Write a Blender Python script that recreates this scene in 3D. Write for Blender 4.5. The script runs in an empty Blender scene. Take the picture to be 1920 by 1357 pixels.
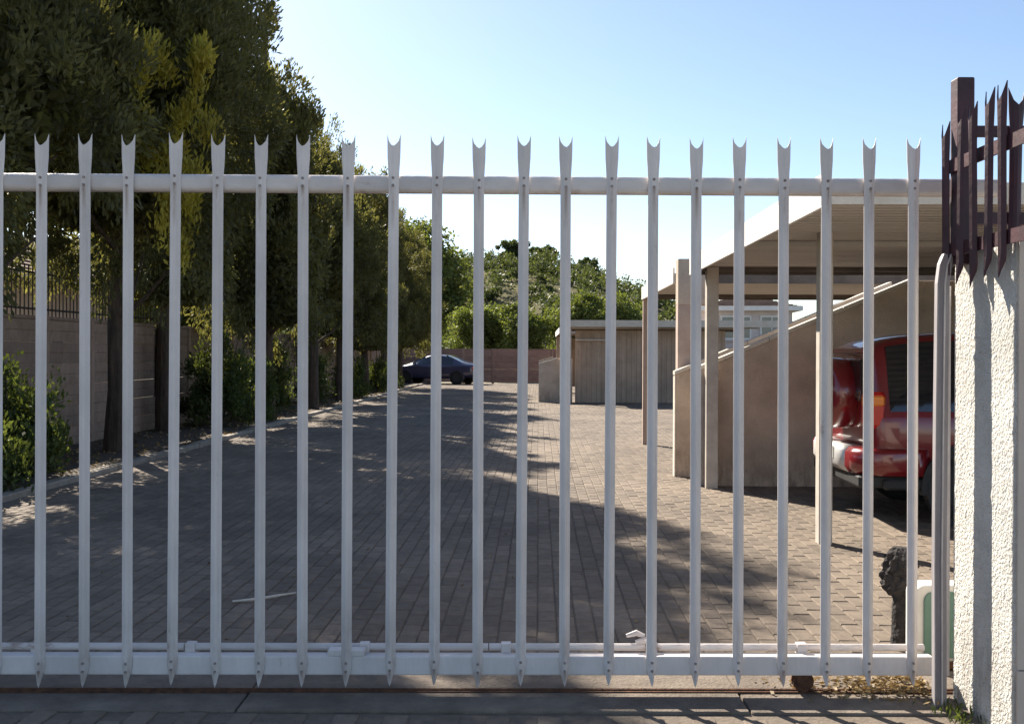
import bpy, math, random
import numpy as np
from mathutils import Vector, Matrix, noise as mnoise

R = math.radians
random.seed(7)
scene = bpy.context.scene
COL = scene.collection

# ------------------------------------------------------------------ camera
cam_d = bpy.data.cameras.new('camera')
cam = bpy.data.objects.new('camera', cam_d)
COL.objects.link(cam)
cam.location = (0, 0, 1.5)
cam.rotation_euler = (R(90), -0.0045, 0)
cam_d.sensor_width = 36
cam_d.lens = 36 * 1880 / 1920
cam_d.shift_y = -18 / 1920
cam_d.clip_start = 0.05
cam_d.clip_end = 3000
scene.camera = cam

# ------------------------------------------------------------------ sky, sun, exposure
SUN_EL = R(36.4)
SUN_AZ = R(31.5)            # from +Y towards -X
w = bpy.data.worlds.new('World')
scene.world = w
w.use_nodes = True
nt = w.node_tree
bg = nt.nodes['Background']
sky = nt.nodes.new('ShaderNodeTexSky')
sky.sky_type = 'NISHITA'
sky.sun_disc = False
sky.sun_elevation = SUN_EL
sky.sun_rotation = -SUN_AZ
sky.air_density = 1.0
sky.dust_density = 1.5
sky.ozone_density = 1.0
sky.altitude = 1400
nt.links.new(sky.outputs[0], bg.inputs[0])
bg.inputs[1].default_value = 0.073
sd = bpy.data.lights.new('sun', 'SUN')
sd.energy = 5.0
sd.angle = R(0.5)
sd.color = (1.0, 0.915, 0.79)
sun = bpy.data.objects.new('sun', sd)
COL.objects.link(sun)
travel = Vector((math.sin(SUN_AZ) * math.cos(SUN_EL), -math.cos(SUN_AZ) * math.cos(SUN_EL), -math.sin(SUN_EL)))
sun.rotation_euler = travel.to_track_quat('-Z', 'Y').to_euler()
sun.location = (-12, 20, 20)
vs = scene.view_settings
vs.view_transform = 'Standard'
vs.look = 'None'
vs.exposure = 1.35
vs.gamma = 1.0
vs.use_curve_mapping = False

# ------------------------------------------------------------------ materials
def mat(name, c1, c2=None, scale=6.0, rough=0.8, metal=0.0, bump=0.0, bscale=40.0, island=0.0,
        detail=5.0, spots=None, sscale=9.0, sthr=0.62, coat=0.0, spec=0.4, stretch=None, wst=0.0, wscale=0.7):
    m = bpy.data.materials.new(name)
    m.use_nodes = True
    n = m.node_tree.nodes; l = m.node_tree.links
    b = n['Principled BSDF']
    b.inputs['Roughness'].default_value = rough
    b.inputs['Metallic'].default_value = metal
    b.inputs['Specular IOR Level'].default_value = spec
    if coat:
        b.inputs['Coat Weight'].default_value = coat
        b.inputs['Coat Roughness'].default_value = 0.05
    tc = n.new('ShaderNodeTexCoord')
    src = tc.outputs['Object']
    if stretch:
        mp = n.new('ShaderNodeMapping'); mp.inputs['Scale'].default_value = stretch
        l.new(src, mp.inputs[0]); src = mp.outputs[0]
    geo = n.new('ShaderNodeNewGeometry')
    if island or True:
        # world position so that copies of one mesh differ
        vm = n.new('ShaderNodeVectorMath'); vm.operation = 'ADD'
        oi = n.new('ShaderNodeObjectInfo')
        sc = n.new('ShaderNodeVectorMath'); sc.operation = 'SCALE'; sc.inputs[3].default_value = 3.7
        l.new(oi.outputs['Location'], sc.inputs[0])
        l.new(src, vm.inputs[0]); l.new(sc.outputs[0], vm.inputs[1])
        src = vm.outputs[0]
    tx = n.new('ShaderNodeTexNoise')
    tx.inputs['Scale'].default_value = scale; tx.inputs['Detail'].default_value = detail
    tx.inputs['Roughness'].default_value = 0.65
    l.new(src, tx.inputs['Vector'])
    rp = n.new('ShaderNodeValToRGB')
    rp.color_ramp.elements[0].position = 0.32; rp.color_ramp.elements[1].position = 0.68
    rp.color_ramp.elements[0].color = (*c1, 1); rp.color_ramp.elements[1].color = (*(c2 or c1), 1)
    l.new(tx.outputs[0], rp.inputs[0])
    col = rp.outputs[0]
    if spots:
        t2 = n.new('ShaderNodeTexNoise'); t2.inputs['Scale'].default_value = sscale; t2.inputs['Detail'].default_value = 8
        t2.inputs['Roughness'].default_value = 0.75
        l.new(src, t2.inputs['Vector'])
        r2 = n.new('ShaderNodeValToRGB')
        r2.color_ramp.elements[0].position = sthr; r2.color_ramp.elements[1].position = sthr + 0.09
        l.new(t2.outputs[0], r2.inputs[0])
        mx = n.new('ShaderNodeMix'); mx.data_type = 'RGBA'
        l.new(r2.outputs[0], mx.inputs[0]); l.new(col, mx.inputs[6]); mx.inputs[7].default_value = (*spots, 1)
        col = mx.outputs[2]
    if wst:
        t4 = n.new('ShaderNodeTexNoise'); t4.inputs['Scale'].default_value = wscale; t4.inputs['Detail'].default_value = 7
        t4.inputs['Roughness'].default_value = 0.6
        l.new(geo.outputs['Position'], t4.inputs['Vector'])
        m4 = n.new('ShaderNodeMapRange'); m4.inputs[1].default_value = 0.34; m4.inputs[2].default_value = 0.66
        m4.inputs[3].default_value = 1 - wst; m4.inputs[4].default_value = 1 + wst*0.5
        l.new(t4.outputs[0], m4.inputs[0])
        h4 = n.new('ShaderNodeHueSaturation'); l.new(m4.outputs[0], h4.inputs['Value']); l.new(col, h4.inputs['Color'])
        col = h4.outputs[0]
    if island:
        ad = n.new('ShaderNodeMath'); ad.operation = 'ADD'
        l.new(geo.outputs['Random Per Island'], ad.inputs[0]); l.new(oi.outputs['Random'], ad.inputs[1])
        fr = n.new('ShaderNodeMath'); fr.operation = 'FRACT'; l.new(ad.outputs[0], fr.inputs[0])
        mr = n.new('ShaderNodeMapRange'); mr.inputs[3].default_value = 1 - island; mr.inputs[4].default_value = 1 + island
        l.new(fr.outputs[0], mr.inputs[0])
        hs = n.new('ShaderNodeHueSaturation'); l.new(mr.outputs[0], hs.inputs['Value']); l.new(col, hs.inputs['Color'])
        col = hs.outputs[0]
    l.new(col, b.inputs['Base Color'])
    if bump:
        t3 = n.new('ShaderNodeTexNoise'); t3.inputs['Scale'].default_value = bscale; t3.inputs['Detail'].default_value = 6
        l.new(src, t3.inputs['Vector'])
        bp = n.new('ShaderNodeBump'); bp.inputs['Strength'].default_value = bump; bp.inputs['Distance'].default_value = 0.02
        l.new(t3.outputs[0], bp.inputs['Height']); l.new(bp.outputs[0], b.inputs['Normal'])
    return m

def leafmat(name, c1, c2, trans=0.35, tcol=None, var=0.45):
    m = bpy.data.materials.new(name); m.use_nodes = True
    n = m.node_tree.nodes; l = m.node_tree.links
    n.remove(n['Principled BSDF'])
    out = n['Material Output']
    geo = n.new('ShaderNodeNewGeometry'); oi = n.new('ShaderNodeObjectInfo')
    mx = n.new('ShaderNodeMix'); mx.data_type = 'RGBA'
    mx.inputs[6].default_value = (*c1, 1); mx.inputs[7].default_value = (*c2, 1)
    l.new(geo.outputs['Random Per Island'], mx.inputs[0])
    tc = n.new('ShaderNodeTexCoord')
    tx = n.new('ShaderNodeTexNoise'); tx.inputs['Scale'].default_value = 0.9; tx.inputs['Detail'].default_value = 3
    l.new(tc.outputs['Object'], tx.inputs['Vector'])
    mr = n.new('ShaderNodeMapRange'); mr.inputs[1].default_value = 0.3; mr.inputs[2].default_value = 0.7
    mr.inputs[3].default_value = 1 - var; mr.inputs[4].default_value = 1 + var
    l.new(tx.outputs[0], mr.inputs[0])
    hs = n.new('ShaderNodeHueSaturation'); l.new(mr.outputs[0], hs.inputs['Value']); l.new(mx.outputs[2], hs.inputs['Color'])
    d = n.new('ShaderNodeBsdfPrincipled'); d.inputs['Roughness'].default_value = 0.55
    d.inputs['Specular IOR Level'].default_value = 0.16
    l.new(hs.outputs[0], d.inputs['Base Color'])
    t = n.new('ShaderNodeBsdfTranslucent')
    h2 = n.new('ShaderNodeMix'); h2.data_type = 'RGBA'; h2.blend_type = 'MULTIPLY'; h2.inputs[0].default_value = 1
    l.new(hs.outputs[0], h2.inputs[6]); h2.inputs[7].default_value = (*(tcol or (1.6, 1.5, 0.6)), 1)
    l.new(h2.outputs[2], t.inputs[0])
    ms = n.new('ShaderNodeMixShader'); ms.inputs[0].default_value = trans
    l.new(d.outputs[0], ms.inputs[1]); l.new(t.outputs[0], ms.inputs[2]); l.new(ms.outputs[0], out.inputs[0])
    return m

M = {}
M['gate'] = mat('gate_paint', (0.62, 0.575, 0.545), (0.76, 0.705, 0.67), 5, 0.5, bump=0.15, bscale=60, spots=(0.30, 0.22, 0.17), sscale=9, sthr=0.655, stretch=(1, 1, 0.3), wst=0.12, wscale=2.5)
M['gate_rail'] = mat('gate_rail_paint', (0.55, 0.51, 0.49), (0.74, 0.685, 0.65), 4, 0.5, bump=0.18, bscale=50, spots=(0.33, 0.22, 0.17), sscale=6, sthr=0.60, stretch=(0.4, 1, 1), wst=0.15, wscale=2.0)
M['rust'] = mat('rusty_steel', (0.06, 0.03, 0.02), (0.16, 0.075, 0.04), 25, 0.85, 0.3, 0.3, 90)
M['bolt'] = mat('weathered_bolt', (0.22, 0.17, 0.15), (0.4, 0.36, 0.34), 30, 0.7, 0.4)
M['maroon'] = mat('maroon_paint', (0.034, 0.012, 0.017), (0.07, 0.022, 0.030), 9, 0.5, bump=0.1, spots=(0.11, 0.06, 0.05), sthr=0.66)
M['galv'] = mat('galvanised_channel', (0.26, 0.24, 0.25), (0.46, 0.43, 0.43), 7, 0.55, 0.2, 0.1, stretch=(1, 1, 0.12))
M['plaster'] = mat('white_roughcast', (0.56, 0.54, 0.49), (0.68, 0.66, 0.615), 4, 0.95, bump=0.9, bscale=85, spots=(0.36, 0.33, 0.29), sscale=22, sthr=0.63, wst=0.15, wscale=3.0)
M['paver'] = mat('clay_paver', (0.152, 0.119, 0.091), (0.22, 0.174, 0.132), 14, 0.9, bump=0.35, bscale=120, island=0.17, spots=(0.09, 0.076, 0.065), sscale=3, sthr=0.62, wst=0.34, wscale=0.5)
M['sand'] = mat('joint_sand', (0.13, 0.104, 0.081), (0.18, 0.146, 0.114), 20, 1, bump=0.4)
M['concrete'] = mat('worn_concrete', (0.125, 0.10, 0.08), (0.22, 0.182, 0.145), 5, 0.95, bump=0.5, bscale=60, spots=(0.15, 0.12, 0.10), sscale=4, sthr=0.58, wst=0.25, wscale=1.5)
M['kerb'] = mat('kerb_concrete', (0.22, 0.19, 0.155), (0.34, 0.30, 0.25), 6, 0.95, bump=0.4, island=0.12)
M['soil'] = mat('bed_soil', (0.05, 0.038, 0.028), (0.11, 0.085, 0.06), 7, 1, bump=0.8, bscale=25)
M['ground'] = mat('dry_ground', (0.13, 0.115, 0.08), (0.22, 0.19, 0.13), 0.6, 1, bump=0.3)
M['hill'] = mat('hill_grass', (0.09, 0.09, 0.038), (0.19, 0.15, 0.075), 0.05, 1, detail=8, spec=0.1)
M['precast'] = mat('precast_panel', (0.27, 0.19, 0.142), (0.37, 0.27, 0.205), 3, 0.95, bump=0.5, bscale=50, island=0.12, spots=(0.15, 0.11, 0.09), sscale=3, sthr=0.62)
M['redwall'] = mat('red_precast_panel', (0.25, 0.15, 0.12), (0.34, 0.22, 0.17), 3, 0.95, bump=0.5, island=0.12)
M['divider'] = mat('bagged_brick', (0.48, 0.39, 0.31), (0.60, 0.495, 0.40), 3, 0.95, bump=0.5, bscale=45, spots=(0.28, 0.225, 0.18), sscale=2.5, sthr=0.62, wst=0.22, wscale=1.4)
M['coping'] = mat('pale_coping', (0.52, 0.47, 0.40), (0.64, 0.59, 0.51), 5, 0.9, bump=0.3)
M['post'] = mat('carport_post_paint', (0.42, 0.37, 0.32), (0.58, 0.53, 0.46), 5, 0.6, spots=(0.28, 0.2, 0.16), sthr=0.68)
M['pinkpost'] = mat('pinkish_post', (0.42, 0.32, 0.27), (0.52, 0.41, 0.35), 5, 0.8)
M['fascia'] = mat('white_fascia', (0.74, 0.72, 0.68), (0.82, 0.80, 0.76), 3, 0.6)
M['sheet'] = mat('roof_sheet', (0.42, 0.39, 0.355), (0.54, 0.50, 0.46), 1.5, 0.55, 0.1, stretch=(0.3, 2, 1))
M['beam'] = mat('steel_beam', (0.09, 0.075, 0.065), (0.15, 0.125, 0.11), 5, 0.7)
M['brownsheet'] = mat('brown_cladding', (0.40, 0.295, 0.215), (0.50, 0.375, 0.28), 2, 0.8, island=0.05, wst=0.2)
M['bark'] = mat('bark', (0.045, 0.033, 0.025), (0.11, 0.08, 0.06), 12, 1, bump=1, bscale=30, stretch=(1, 1, 0.25))
M['stump'] = mat('charred_stump', (0.018, 0.016, 0.016), (0.05, 0.044, 0.042), 20, 0.95, bump=1, bscale=45)
M['cypress'] = leafmat('cypress_leaf', (0.078, 0.082, 0.042), (0.14, 0.138, 0.064), 0.44, (1.6, 1.5, 0.65))
M['leafA'] = leafmat('olive_leaf', (0.075, 0.095, 0.034), (0.14, 0.165, 0.055), 0.42)
M['leafB'] = leafmat('fresh_leaf', (0.075, 0.10, 0.032), (0.145, 0.175, 0.06), 0.42)
M['leafC'] = leafmat('hill_leaf', (0.05, 0.07, 0.036), (0.10, 0.12, 0.05), 0.3)
M['shrub'] = leafmat('shrub_leaf', (0.045, 0.068, 0.026), (0.11, 0.135, 0.05), 0.36)
M['dryleaf'] = leafmat('dry_leaf', (0.11, 0.075, 0.04), (0.34, 0.25, 0.13), 0.2, (1.1, 1.0, 0.7))
M['redpaint'] = mat('red_car_paint', (0.17, 0.008, 0.012), (0.19, 0.010, 0.014), 2, 0.28, coat=1.0, spec=0.5)
M['bluepaint'] = mat('dark_blue_car_paint', (0.03, 0.032, 0.075), (0.04, 0.042, 0.09), 2, 0.3, coat=1.0, spec=0.5)
M['silver_and_glare'] = mat('silver_with_bumper_glare', (0.5, 0.49, 0.48), (0.6, 0.59, 0.58), 3, 0.35, 0.3)  # plain on the sedan headlights; paints sun glare on the red car's bumper
M['blackplastic'] = mat('black_plastic', (0.018, 0.018, 0.019), (0.03, 0.03, 0.031), 8, 0.6)
M['tyre'] = mat('tyre_rubber', (0.014, 0.014, 0.015), (0.028, 0.027, 0.026), 12, 0.9)
M['rim'] = mat('alloy_rim', (0.35, 0.35, 0.36), (0.5, 0.5, 0.5), 6, 0.35, 0.8)
M['glass'] = mat('dark_glass', (0.012, 0.014, 0.018), (0.016, 0.018, 0.022), 2, 0.05, coat=0.5, spec=0.8)
M['redlamp'] = mat('red_lens', (0.55, 0.015, 0.01), (0.6, 0.02, 0.012), 2, 0.15, coat=1)
M['amberlamp'] = mat('amber_lens', (0.85, 0.22, 0.02), (0.9, 0.26, 0.02), 2, 0.15, coat=1)
M['plate'] = mat('plate_white', (0.7, 0.69, 0.62), (0.74, 0.73, 0.66), 4, 0.5)
M['motorgreen'] = mat('motor_green', (0.10, 0.19, 0.15), (0.13, 0.23, 0.18), 4, 0.5)
M['motorwhite'] = mat('motor_cover_white', (0.62, 0.60, 0.55), (0.74, 0.72, 0.68), 5, 0.5)
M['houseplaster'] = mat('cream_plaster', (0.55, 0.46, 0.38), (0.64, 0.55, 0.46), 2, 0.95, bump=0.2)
M['pinkplaster'] = mat('pale_pink_plaster', (0.58, 0.50, 0.47), (0.68, 0.60, 0.56), 2, 0.95, bump=0.2)
M['tiles'] = mat('roof_tile', (0.22, 0.15, 0.11), (0.33, 0.23, 0.17), 3, 0.9, island=0.2)
M['windowglass'] = mat('window_glass', (0.08, 0.09, 0.10), (0.12, 0.13, 0.14), 3, 0.08, spec=0.8)
M['ironbar'] = mat('dark_iron', (0.025, 0.022, 0.02), (0.05, 0.042, 0.036), 9, 0.7, 0.2)
M['twig'] = mat('pale_twig', (0.55, 0.5, 0.43), (0.68, 0.62, 0.55), 9, 0.9)

# ------------------------------------------------------------------ mesh helpers
def grime(m, col, zlo, zhi, runs=(), amt=0.75):
    n = m.node_tree.nodes; l = m.node_tree.links
    b = n['Principled BSDF']; src = b.inputs['Base Color'].links[0].from_socket
    tc = n.new('ShaderNodeTexCoord'); sx = n.new('ShaderNodeSeparateXYZ'); l.new(tc.outputs['Object'], sx.inputs[0])
    geo = n.new('ShaderNodeNewGeometry')
    tx = n.new('ShaderNodeTexNoise'); tx.inputs['Scale'].default_value = 14; tx.inputs['Detail'].default_value = 7; tx.inputs['Roughness'].default_value = 0.7
    mp = n.new('ShaderNodeMapping'); mp.inputs['Scale'].default_value = (1, 1, 0.35); l.new(geo.outputs['Position'], mp.inputs[0]); l.new(mp.outputs[0], tx.inputs['Vector'])
    def math_(op, a, c):
        k = n.new('ShaderNodeMath'); k.operation = op
        for i, v in enumerate((a, c)):
            if isinstance(v, (int, float)): k.inputs[i].default_value = v
            else: l.new(v, k.inputs[i])
        k.use_clamp = op == 'MULTIPLY'
        return k.outputs[0]
    def rng_(v, a, c, d, e):
        k = n.new('ShaderNodeMapRange'); k.inputs[1].default_value = a; k.inputs[2].default_value = c; k.inputs[3].default_value = d; k.inputs[4].default_value = e
        l.new(v, k.inputs[0]); return k.outputs[0]
    nz_ = rng_(tx.outputs[0], 0.42, 0.62, 0.0, 1.0)
    mask = math_('MULTIPLY', rng_(sx.outputs['Z'], zlo, zhi, amt, 0.0), nz_)
    ax = math_('ABSOLUTE', sx.outputs['X'], 0)
    for (z0, z1, hw) in runs:
        r_ = math_('MULTIPLY', rng_(sx.outputs['Z'], z0, z1, 0.0, 1.0), rng_(sx.outputs['Z'], z1, z1+0.012, 1.0, 0.0))
        r_ = math_('MULTIPLY', r_, rng_(ax, hw*0.3, hw, 1.0, 0.0))
        r_ = math_('MULTIPLY', r_, rng_(tx.outputs[0], 0.38, 0.56, 0.0, 0.8))
        mask = math_('MAXIMUM', mask, r_)
    mx = n.new('ShaderNodeMix'); mx.data_type = 'RGBA'
    l.new(mask, mx.inputs[0]); l.new(src, mx.inputs[6]); mx.inputs[7].default_value = (*col, 1)
    l.new(mx.outputs[2], b.inputs['Base Color'])
M['gate_pale'] = M['gate'].copy()
grime(M['gate_pale'], (0.24, 0.15, 0.10), 0.05, 0.42, ((2.02, 2.215, 0.010), (0.02, 0.105, 0.012)), 0.55)
grime(M['plaster'], (0.25, 0.20, 0.15), 0.0, 0.45, (), 0.8)
grime(M['divider'], (0.20, 0.155, 0.12), 0.0, 0.5, (), 0.7)
grime(M['precast'], (0.15, 0.11, 0.085), 0.0, 0.5, (), 0.5)

class MB:
    def __init__(s):
        s.v = []; s.f = []
    def box(s, x0, x1, y0, y1, z0, z1, b=0.0):
        if b > 0:
            return s.bevbox(x0, x1, y0, y1, z0, z1, b)
        o = len(s.v)
        s.v += [(x0,y0,z0),(x1,y0,z0),(x1,y1,z0),(x0,y1,z0),(x0,y0,z1),(x1,y0,z1),(x1,y1,z1),(x0,y1,z1)]
        s.f += [tuple(o+i for i in q) for q in ((3,2,1,0),(4,5,6,7),(0,1,5,4),(1,2,6,5),(2,3,7,6),(3,0,4,7))]
        return s
    def bevbox(s, x0, x1, y0, y1, z0, z1, b):
        # chamfered box (all vertical and horizontal edges) through stacked octagons
        def ring(i, z):
            return [(x0+i+b,y0+i,z),(x1-i-b,y0+i,z),(x1-i,y0+i+b,z),(x1-i,y1-i-b,z),(x1-i-b,y1-i,z),(x0+i+b,y1-i,z),(x0+i,y1-i-b,z),(x0+i,y0+i+b,z)]
        s.loft([ring(b*0.6,z0),ring(0,z0+b),ring(0,z1-b),ring(b*0.6,z1)])
        return s
    def loft(s, rings, cap=True, closed=True):
        o = len(s.v); n = len(rings[0])
        for r in rings: s.v += [tuple(p) for p in r]
        for i in range(len(rings)-1):
            a = o+i*n; b = a+n
            for j in range(n if closed else n-1):
                k = (j+1) % n
                s.f.append((a+j, a+k, b+k, b+j))
        if cap:
            s.f.append(tuple(o+j for j in reversed(range(n))))
            e = o+(len(rings)-1)*n
            s.f.append(tuple(e+j for j in range(n)))
        return s
    def tube(s, pts, rads, n=8, cap=True):
        rings = []
        pts = [Vector(p) for p in pts]
        if not hasattr(rads, '__len__'): rads = [rads]*len(pts)
        for i, p in enumerate(pts):
            d = (pts[min(i+1,len(pts)-1)] - pts[max(i-1,0)]).normalized()
            ref = Vector((0,0,1)) if abs(d.z) < 0.9 else Vector((1,0,0))
            a = d.cross(ref).normalized(); b = a.cross(d)
            rings.append([p + (a*math.cos(t)+b*math.sin(t))*rads[i] for t in (2*math.pi*j/n for j in range(n))])
        return s.loft(rings, cap)
    def prism(s, poly, axis, a0, a1):
        """poly: 2-D points; axis 'y' -> poly is (x,z); 'x' -> (y,z); 'z' -> (x,y)"""
        def P(q, a):
            return {'y': (q[0], a, q[1]), 'x': (a, q[0], q[1]), 'z': (q[0], q[1], a)}[axis]
        return s.loft([[P(q, a0) for q in poly], [P(q, a1) for q in poly]])
    def mesh(s, name, m, smooth=False, fix=True):
        me = bpy.data.meshes.new(name)
        me.from_pydata([tuple(v) for v in s.v], [], s.f)
        if fix:
            import bmesh
            bm = bmesh.new(); bm.from_mesh(me); bmesh.ops.recalc_face_normals(bm, faces=bm.faces); bm.to_mesh(me); bm.free()
        if smooth:
            me.polygons.foreach_set('use_smooth', [True]*len(me.polygons))
        me.materials.append(m)
        me.update()
        return me
    def build(s, name, m, parent=None, loc=(0,0,0), rz=0.0, smooth=False):
        return place(name, s.mesh(name, m, smooth), parent, loc, rz)

def place(name, me, parent=None, loc=(0,0,0), rz=0.0):
    o = bpy.data.objects.new(name, me)
    COL.objects.link(o)
    o.location = loc
    o.rotation_euler = (0, 0, rz)
    if parent: o.parent = parent
    return o

def tag(o, label, cat, group=None):
    o['label'] = label; o['category'] = cat
    if group: o['group'] = group
    return o
def struct(o, label=None, kind='structure'):
    o['kind'] = kind
    if label: o['label'] = label
    return o
def empty(name, loc=(0,0,0), rz=0.0):
    o = bpy.data.objects.new(name, None); COL.objects.link(o)
    o.empty_display_size = 0.2; o.location = loc; o.rotation_euler = (0,0,rz)
    return o

def bevel(o, w=0.005, seg=2):
    m = o.modifiers.new('bevel', 'BEVEL'); m.width = w; m.segments = seg; m.limit_method = 'ANGLE'; m.angle_limit = R(35)
    return o

# the driveway runs 1.52 degrees to the right of the view: u across, v along
YAW = -0.0266
def uv(u, v, z=0.0):
    return (u*math.cos(YAW) - v*math.sin(YAW), v*math.cos(YAW) + u*math.sin(YAW), z)

# fast quad meshes for foliage
def quadmesh(name, V, m):
    n = len(V)//4
    me = bpy.data.meshes.new(name)
    me.vertices.add(4*n); me.vertices.foreach_set('co', np.ascontiguousarray(V, dtype=np.float32).ravel())
    me.loops.add(4*n); me.loops.foreach_set('vertex_index', np.arange(4*n, dtype=np.int32))
    me.polygons.add(n); me.polygons.foreach_set('loop_start', np.arange(0, 4*n, 4, dtype=np.int32))
    try: me.polygons.foreach_set('loop_total', np.full(n, 4, dtype=np.int32))
    except Exception: pass
    me.materials.append(m)
    me.update(calc_edges=True)
    me.validate()
    return me

def leaf_quads(P, A, L, W, rng):
    """P points, A leaf axes, L lengths, W widths -> diamond leaves"""
    n = len(P)
    A = A / (np.linalg.norm(A, axis=1, keepdims=True)+1e-9)
    r = rng.normal(size=(n,3)); S = np.cross(A, r); S /= (np.linalg.norm(S, axis=1, keepdims=True)+1e-9)
    L = np.broadcast_to(np.asarray(L, dtype=float), (n,))[:,None]; W = np.broadcast_to(np.asarray(W, dtype=float), (n,))[:,None]
    V = np.empty((n,4,3))
    V[:,0] = P - A*L*0.5
    V[:,1] = P + S*W*0.5 + A*L*0.08
    V[:,2] = P + A*L*0.5
    V[:,3] = P - S*W*0.5 + A*L*0.08
    return V.reshape(-1,3)

def ball(n, rng, shell=0.5):
    d = rng.normal(size=(n,3)); d /= np.linalg.norm(d, axis=1, keepdims=True)
    return d * (shell + (1-shell)*rng.random((n,1)))

# ------------------------------------------------------------------ setting: ground, driveway, kerb, bed
g = MB(); N = 24
g.box(-700, 700, -60, 1200, -0.45, -0.10)
struct(g.build('ground', M['ground']))

bed = MB().box(-2.05, 0, 0, 66, -0.05, 0.035)
struct(bed.build('planting_bed', M['soil'], loc=uv(-5.42, -14), rz=YAW))

dw = MB().box(-5.3, 9.0, 0, 50.2, -0.09, -0.008)
driveway = struct(dw.build('driveway', M['sand'], loc=uv(0, -2), rz=YAW))

# concrete threshold under the gate
thr = struct(empty('gate_threshold', (0, 0, 0)))
for i, (x0, x1) in enumerate([(-5.2, -1.15), (-1.142, 1.0), (1.008, 2.35)]):
    MB().box(x0, x1, 4.18, 4.74, -0.05, 0.004 + 0.003*(i % 2), 0.006).build('concrete_slab', M['concrete'], thr)

# pavers: stretcher bond running along the driveway
PW, PL, GAP = 0.105, 0.210, 0.006
def paver_mesh(k):
    rr = random.Random(k)
    hw, hl = (PW-GAP)/2, (PL-GAP)/2
    b = 0.006
    t = [rr.uniform(-0.001, 0.001) for _ in range(4)]
    m = MB()
    base = [(-hw,-hl,-0.02),(hw,-hl,-0.02),(hw,hl,-0.02),(-hw,hl,-0.02)]
    mid = [(-hw,-hl,-0.005),(hw,-hl,-0.005),(hw,hl,-0.005),(-hw,hl,-0.005)]
    top = [(-hw+b,-hl+b,t[0]),(hw-b,-hl+b,t[1]),(hw-b,hl-b,t[2]),(-hw+b,hl-b,t[3])]
    m.loft([base, mid, top], cap=False)
    n0 = len(m.v)-4
    m.f.append((n0,n0+1,n0+2,n0+3))
    return m
pms = [paver_mesh(k) for k in range(8)]
pmesh = [p.mesh('paver', M['paver']) for p in pms]
spots = []
ncol = int((8.9+5.25)/PW)
for c in range(ncol):
    u = -5.25 + (c+0.5)*PW
    off = (c % 2)*PL/2
    for r in range(int(50/PL)):
        v = -1.95 + off + (r+0.5)*PL
        if v > 48.0: continue
        x, y, _ = uv(u, v)
        if 4.18-PL*0.42 < y < 4.74+PL*0.42: continue
        if v > 16 and u > 2.6 and v < 29: pass
        if v > 22 and u > 6: continue
        spots.append((u, v, x, y))
def infr(s):
    x, y = s[2], s[3]
    if y < 4.0: return False
    px = 960 + 1880*x/y
    return -20 < px < 1745
vis = sorted([s for s in spots if infr(s)], key=lambda s: s[3])[:300]
near = set(id(s) for s in vis)
rp = random.Random(3)
for s in vis:
    o = place('paver', pmesh[rp.randrange(8)], driveway, (s[0], s[1]+2, rp.uniform(-0.002, 0.001)), rp.choice((0, math.pi))+rp.uniform(-0.012, 0.012))
V = []; F = []
arrs = [np.array(p.v) for p in pms]; fa = [p.f for p in pms]
cnt = 0
for s in spots:
    if id(s) in near: continue
    k = rp.randrange(8); a = rp.uniform(-0.012, 0.012)
    A = arrs[k].copy(); ca, sa = math.cos(a), math.sin(a)
    X = A[:,0]*ca - A[:,1]*sa + s[0]; Y = A[:,0]*sa + A[:,1]*ca + s[1] + 2
    Z = A[:,2] + rp.uniform(-0.002, 0.001)
    # gentle sag of the paving
    V.append(np.stack([X, Y, Z], 1)); F += [tuple(i+cnt for i in f) for f in fa[k]]; cnt += len(A)
V = np.concatenate(V)
me = bpy.data.meshes.new('paver_field'); me.from_pydata(V.tolist(), [], F); me.materials.append(M['paver']); me.update()
pf = place('paver_field', me, driveway); pf['kind'] = 'stuff'

# kerb stones along the bed
kerb_root = empty('kerb', uv(-5.36, 4)); kerb_root.rotation_euler.z = YAW
struct(kerb_root)
km = MB().box(-0.075, 0.075, -0.49, 0.49, -0.06, 0.06, 0.014).mesh('kerb_stone', M['kerb'])
rk = random.Random(11)
for i in range(44):
    place('kerb_stone', km, kerb_root, (rk.uniform(-0.012, 0.012), i*1.0, rk.uniform(-0.015, 0.01)), rk.uniform(-0.012, 0.012))

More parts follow.
